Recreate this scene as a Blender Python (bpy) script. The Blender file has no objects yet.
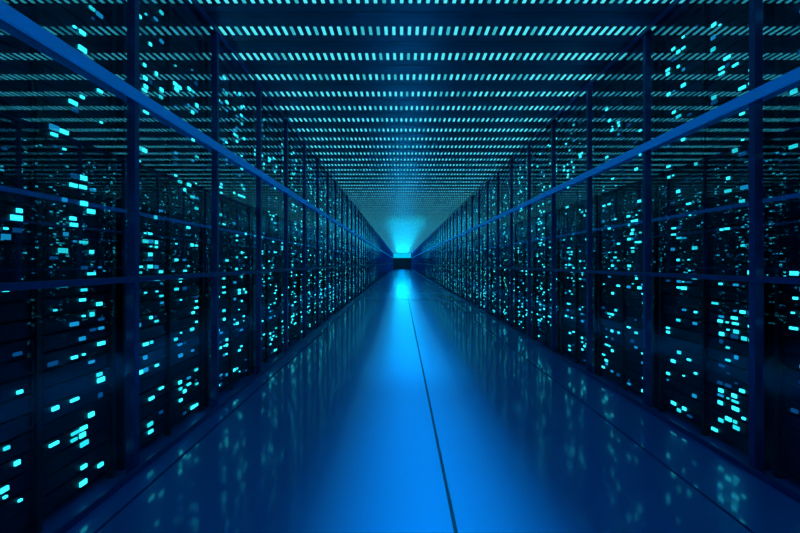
import bpy, random, math
random.seed(11)
S=bpy.context.scene
S.view_settings.view_transform='Standard'
S.view_settings.look='None'

L,R=-2.0,2.65          # glass planes
CH=4.11; CAM=1.57
Y0,Y1=-4.09,112.0
SP=1.47; P0=3.32       # post spacing / first post

# ---------- materials
def new(name):
    m=bpy.data.materials.new(name); m.use_nodes=True
    nt=m.node_tree; nt.nodes.clear()
    o=nt.nodes.new('ShaderNodeOutputMaterial')
    return m,nt,o
def pbr(name,col,rough=.5,metal=0,noise=0.0,scale=5,coat=0,coatr=.1,spec=.5,em=None):
    m,nt,o=new(name)
    b=nt.nodes.new('ShaderNodeBsdfPrincipled')
    b.inputs['Base Color'].default_value=(*col,1)
    b.inputs['Roughness'].default_value=rough
    b.inputs['Metallic'].default_value=metal
    b.inputs['Specular IOR Level'].default_value=spec
    b.inputs['Coat Weight'].default_value=coat
    b.inputs['Coat Roughness'].default_value=coatr
    if em:
        b.inputs['Emission Color'].default_value=(*em,1); b.inputs['Emission Strength'].default_value=1
    if noise>0:
        tc=nt.nodes.new('ShaderNodeTexCoord'); n=nt.nodes.new('ShaderNodeTexNoise')
        n.inputs['Scale'].default_value=scale; n.inputs['Detail'].default_value=6
        nt.links.new(tc.outputs['Object'],n.inputs['Vector'])
        mr=nt.nodes.new('ShaderNodeMapRange')
        mr.inputs['To Min'].default_value=rough-noise; mr.inputs['To Max'].default_value=rough+noise
        nt.links.new(n.outputs['Fac'],mr.inputs['Value']); nt.links.new(mr.outputs['Result'],b.inputs['Roughness'])
    nt.links.new(b.outputs[0],o.inputs['Surface'])
    return m
def emi(name,col,s):
    m,nt,o=new(name)
    e=nt.nodes.new('ShaderNodeEmission'); e.inputs[0].default_value=(*col,1); e.inputs[1].default_value=s
    nt.links.new(e.outputs[0],o.inputs['Surface']); return m
M_floor=pbr('floor_polished_blue',(0.004,0.20,0.60),.34,.3,.05,60,coat=.9,coatr=.085)
M_groove=pbr('floor_groove',(0.0,0.01,0.05),.6)
M_ceil=pbr('ceiling_panel',(0.003,0.06,0.11),.35,spec=.8)
M_baffle=pbr('ceiling_baffle',(0.002,0.03,0.07),.35,spec=.8)
M_frame=pbr('frame_blue_metal_selflit',(0.02,0.34,0.88),.4,.0,.05,20,em=(0,.035,.14))  # upper rail: weak emission painted in to look evenly lit, not a lamp
M_post=pbr('frame_dark_metal',(0.005,0.055,0.24),.35,.3,.05,20)
M_rack=pbr('rack_black',(0.001,0.003,0.012),.5,.2)
M_unit=pbr('server_faceplate',(0.0015,0.008,0.035),.4,.4,.08,12)
M_wall=pbr('dark_wall',(0.003,0.012,0.03),.6)
M_door=pbr('end_door_dark',(0.002,0.008,0.02),.5)
LED=[emi('led_cyan',(0.03,0.75,0.90),2.2),emi('led_teal',(0.02,0.74,0.85),1.2),emi('led_blue',(0.01,0.40,0.85),.8),emi('led_dim',(0.003,0.13,0.42),.5)]
M_slot=emi('ceiling_slot_light',(0.07,0.70,0.82),1.15)
M_slot2=emi('ceiling_slot_light_dim',(0.04,0.55,0.68),.85)
M_glow=emi('end_light_panel_glow',(0.0,0.50,0.80),1.2)
def glass(name,base,add):
    m,nt,o=new(name)
    t=nt.nodes.new('ShaderNodeBsdfTransparent'); t.inputs[0].default_value=(.9,.97,1,1)
    g=nt.nodes.new('ShaderNodeBsdfGlossy'); g.inputs['Roughness'].default_value=.0; g.inputs[0].default_value=(.65,.84,1,1)
    mx=nt.nodes.new('ShaderNodeMixShader'); lw=nt.nodes.new('ShaderNodeLayerWeight'); lw.inputs['Blend'].default_value=.3
    ma=nt.nodes.new('ShaderNodeMath'); ma.operation='MULTIPLY_ADD'; ma.inputs[1].default_value=add; ma.inputs[2].default_value=base; ma.use_clamp=True
    nt.links.new(lw.outputs['Facing'],ma.inputs[0]); nt.links.new(ma.outputs[0],mx.inputs[0])
    nt.links.new(t.outputs[0],mx.inputs[1]); nt.links.new(g.outputs[0],mx.inputs[2]); nt.links.new(mx.outputs[0],o.inputs['Surface'])
    return m
M_glass=glass('tinted_mirror_glass',.27,.18)
M_glass2=glass('tinted_clear_glass',.03,.10)

# ---------- mesh builder
class MB:
    def __init__(s): s.v=[];s.f=[];s.m=[]
    def box(s,x0,x1,y0,y1,z0,z1,mi=0):
        n=len(s.v)
        s.v+=[(x0,y0,z0),(x1,y0,z0),(x1,y1,z0),(x0,y1,z0),(x0,y0,z1),(x1,y0,z1),(x1,y1,z1),(x0,y1,z1)]
        s.f+=[(n,n+3,n+2,n+1),(n+4,n+5,n+6,n+7),(n,n+1,n+5,n+4),(n+1,n+2,n+6,n+5),(n+2,n+3,n+7,n+6),(n+3,n,n+4,n+7)]
        s.m+=[mi]*6
    def pane(s,x,y0,y1,z0,z1,mi=0):
        n=len(s.v); s.v+=[(x,y0,z0),(x,y1,z0),(x,y1,z1),(x,y0,z1)]; s.f.append((n,n+1,n+2,n+3)); s.m.append(mi)
    def mesh(s,name,mats):
        me=bpy.data.meshes.new(name); me.from_pydata(s.v,[],s.f)
        for m in mats: me.materials.append(m)
        me.polygons.foreach_set('material_index',s.m); me.update(); return me
def obj(name,me,loc=(0,0,0),parent=None,bevel=0):
    o=bpy.data.objects.new(name,me); o.location=loc; S.collection.objects.link(o)
    if parent: o.parent=parent
    if bevel:
        b=o.modifiers.new('bevel','BEVEL'); b.width=bevel; b.segments=2; b.limit_method='ANGLE'
    return o

XL,XR=-3.25,3.95
# ---------- floor slabs with grooves
fb=MB(); fb.box(XL,XR,Y0,Y1,-.12,-.03,1)
xs=[XL,-1.78,.32,2.05,XR]; G=.012
ys=[Y0]; y=18.8
while y<Y1: ys.append(y); y+=18.8
ys.append(Y1)
for i in range(len(xs)-1):
    for j in range(len(ys)-1):
        fb.box(xs[i]+G*(i>0),xs[i+1]-G*(i<len(xs)-2),ys[j]+.05*(j>0),ys[j+1]-.05*(j<len(ys)-2),-.03,0,0)
obj('floor',fb.mesh('floor',[M_floor,M_groove]))

# ---------- ceiling
cb=MB(); cb.box(XL,XR,Y0,Y1,CH,CH+.12,0)
obj('ceiling',cb.mesh('ceiling',[M_ceil]))
sb=MB()
RS=.605
y=4.86-RS*14
while y<Y1-.3:
    x=L-.05
    while x<R+.1:
        sb.box(x,x+.034,y-.085,y+.085,CH-.004,CH-.001,0 if random.random()<.75 else 2); x+=.085
    sb.box(L-.12,R+.12,y+.24,y+.36,CH-.004,CH-.001,1)
    y+=RS
obj('ceiling_light_grille',sb.mesh('ceiling_light_grille',[M_slot,M_baffle,M_slot2]))

# ---------- walls
def single(name,a,mat):
    b=MB(); b.box(*a,0); return obj(name,b.mesh(name,[mat]))
single('wall_left',(XL-.1,XL,Y0,Y1,-.12,CH+.12),M_wall)
single('wall_right',(XR,XR+.1,Y0,Y1,-.12,CH+.12),M_wall)
single('wall_back',(XL-.1,XR+.1,Y0-.1,Y0,-.12,CH+.12),M_wall)
single('wall_front',(XL-.1,XR+.1,Y1,Y1+.1,-.12,CH+.12),M_wall)
d=MB()
d.box(-1.9,2.5,Y1-.10,Y1-.002,0,2.75,0)
d.box(-1.5,.33,Y1-.14,Y1-.10,0.02,2.6,1); d.box(.37,2.2,Y1-.14,Y1-.10,0.02,2.6,1)
d.box(.22,.27,Y1-.2,Y1-.14,1.0,1.4,0); d.box(.43,.48,Y1-.2,Y1-.14,1.0,1.4,0)
obj('door_1',d.mesh('door_1',[M_door,M_rack]))
g=MB(); g.box(-1.9,2.5,Y1-.08,Y1-.002,2.86,4.04,0)
g.box(-1.95,2.55,Y1-.10,Y1-.002,2.80,2.86,1); g.box(-1.95,2.55,Y1-.10,Y1-.002,4.04,4.08,1)
obj('end_light_panel',g.mesh('end_light_panel',[M_glow,M_door]))

# ---------- frames
posts=[]; k=-5
while P0+k*SP<Y1-.2:
    posts.append(P0+k*SP); k+=1
posts=[p for p in posts if p>Y0+.1]
for side,xg,sg in (('left',L,1),('right',R,-1)):
    e=bpy.data.objects.new('glass_partition' ,None); S.collection.objects.link(e)
    def bx(b,d0,d1,*r):
        a,c=sorted((xg+sg*d0,xg+sg*d1)); b.box(a,c,*r)
    b=MB()
    for p in posts: bx(b,-.04,.03,p-.03,p+.03,.0,CH-.035,0)
    obj('posts',b.mesh('posts',[M_post]),parent=e,bevel=.004)
    b=MB()
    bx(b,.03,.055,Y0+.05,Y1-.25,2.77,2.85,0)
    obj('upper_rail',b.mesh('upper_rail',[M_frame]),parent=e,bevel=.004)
    b=MB()
    bx(b,.03,.045,Y0+.05,Y1-.25,1.43,1.47,0)
    bx(b,.03,.05,Y0+.05,Y1-.25,0,.05,0)
    bx(b,.03,.05,Y0+.05,Y1-.25,CH-.085,CH-.035,0)
    obj('lower_rails',b.mesh('lower_rails',[M_post]),parent=e,bevel=.003)
    b=MB()
    for p in range(len(posts)-1):
        b.pane(xg,posts[p]+.031,posts[p+1]-.031,.01,1.45,1)
        b.pane(xg,posts[p]+.031,posts[p+1]-.031,1.45,CH-.04,0)
    obj('glass_panes',b.mesh('glass_panes',[M_glass,M_glass2]),parent=e)

# ---------- racks (front faces +x, origin at front plane, floor)
W=1.38
def rack_mesh(n):
    rnd=random.Random(n*37+3)
    b=MB(); H=3.98
    b.box(-.95,-.05,-W/2,W/2,0.04,H,0)
    for yy in (-W/2,W/2-.04,-.02): b.box(-.05,.0,yy,yy+.04,.0,H,0)
    b.box(-.05,0,-W/2+.04,-.02,H-.05,H,0); b.box(-.05,0,.02,W/2-.04,H-.05,H,0)
    U=.107; z=.08
    hot=[(rnd.uniform(-W/2,W/2),rnd.uniform(.1,3.8),rnd.uniform(.15,.4)) for _ in range(11)]
    while z+U<H-.06:
        for (a,c) in ((-W/2+.045,-.025),(.025,W/2-.045)):
            b.box(-.05,-.022,a,c,z,z+U-.016,1)
            b.box(-.022,-.008,a+.01,a+.022,z+.015,z+U-.03,0)
            b.box(-.022,-.008,c-.022,c-.01,z+.015,z+U-.03,0)
            nc=6
            for i in range(nc):
                for kk in range(2):
                    yy=a+.06+(c-a-.12)*(i+.5)/nc+rnd.uniform(-.012,.012); zz=z+.024+kk*.043+rnd.uniform(-.003,.003)
                    pr=.125
                    for hy,hz,hr in hot:
                        if math.hypot(yy-hy,zz-hz)<hr: pr+=.07
                    if rnd.random()<pr:
                        lw=rnd.choice([.010,.016,.024,.030,.034,.024]); lh=rnd.choice([.012,.015,.009])
                        if lw==.010: lh=.006
                        r=rnd.random(); mi=2 if r<.52 else 3 if r<.68 else 4 if r<.85 else 5
                        b.box(-.022,-.010,yy-lw,yy+lw,zz-lh,zz+lh,mi)
        z+=U
    return b.mesh('server_rack',[M_rack,M_unit]+LED)
variants=[rack_mesh(i) for i in range(12)]
last=-1
for side,xg,rot in ((0,L-.10,0),(1,R+.10,math.pi)):
    for i in range(len(posts)-1):
        c=(posts[i]+posts[i+1])/2
        v=random.randrange(12)
        while v==last: v=random.randrange(12)
        last=v
        o=obj('server_rack',variants[v],(xg,c,0)); o.rotation_euler=(0,0,rot)

# ---------- lights
def area(name,loc,rot,sx,sy,col,pw,spread=180):
    l=bpy.data.lights.new(name,'AREA'); l.shape='RECTANGLE'; l.size=sx; l.size_y=sy
    l.color=col; l.energy=pw; l.spread=math.radians(spread)
    o=bpy.data.objects.new(name,l); o.location=loc; o.rotation_euler=rot; S.collection.objects.link(o); return o
LEN=Y1-Y0-2; MID=(Y0+Y1)/2
area('added_floor_fill',(.2,1.5,CH-.05),(0,0,0),.35,9,(0.0,.52,.68),82,25)  # added strips without fixtures, brighten the central column of the floor
area('added_floor_fill',(.2,13,CH-.05),(0,0,0),.35,14,(0.0,.66,.78),190,25)
area('added_floor_fill',(.2,65,CH-.05),(0,0,0),.35,90,(0.0,.85,.85),1900,28)
area('added_blue_fill',(.35,MID,CH-.05),(0,0,0),2.6,LEN,(0.0,.17,1),230,110)  # added blue fill with no fixture, lifts the rails and posts
yy=32
while yy<110:
    t=(yy-32)/76
    area('added_ceiling_fill',(.35,yy,2.9),(math.radians(180),0,0),2.5,7.9,(0.0,.66,.92),260*math.exp(2.3*t),160)  # added unseen fill aimed upward, makes the far ceiling glow
    yy+=8

w=bpy.data.worlds.new('dark_room'); S.world=w; w.use_nodes=True
w.node_tree.nodes['Background'].inputs[0].default_value=(0,.01,.04,1)
w.node_tree.nodes['Background'].inputs[1].default_value=.3

c=bpy.data.cameras.new('camera'); co=bpy.data.objects.new('camera',c); S.collection.objects.link(co)
c.lens=20; c.sensor_width=36; c.clip_start=.05; c.clip_end=500
co.location=(0,0,CAM); co.rotation_euler=(math.pi/2,0,0)
c.shift_y=-3.5/800; c.shift_x=-1/800
S.camera=co
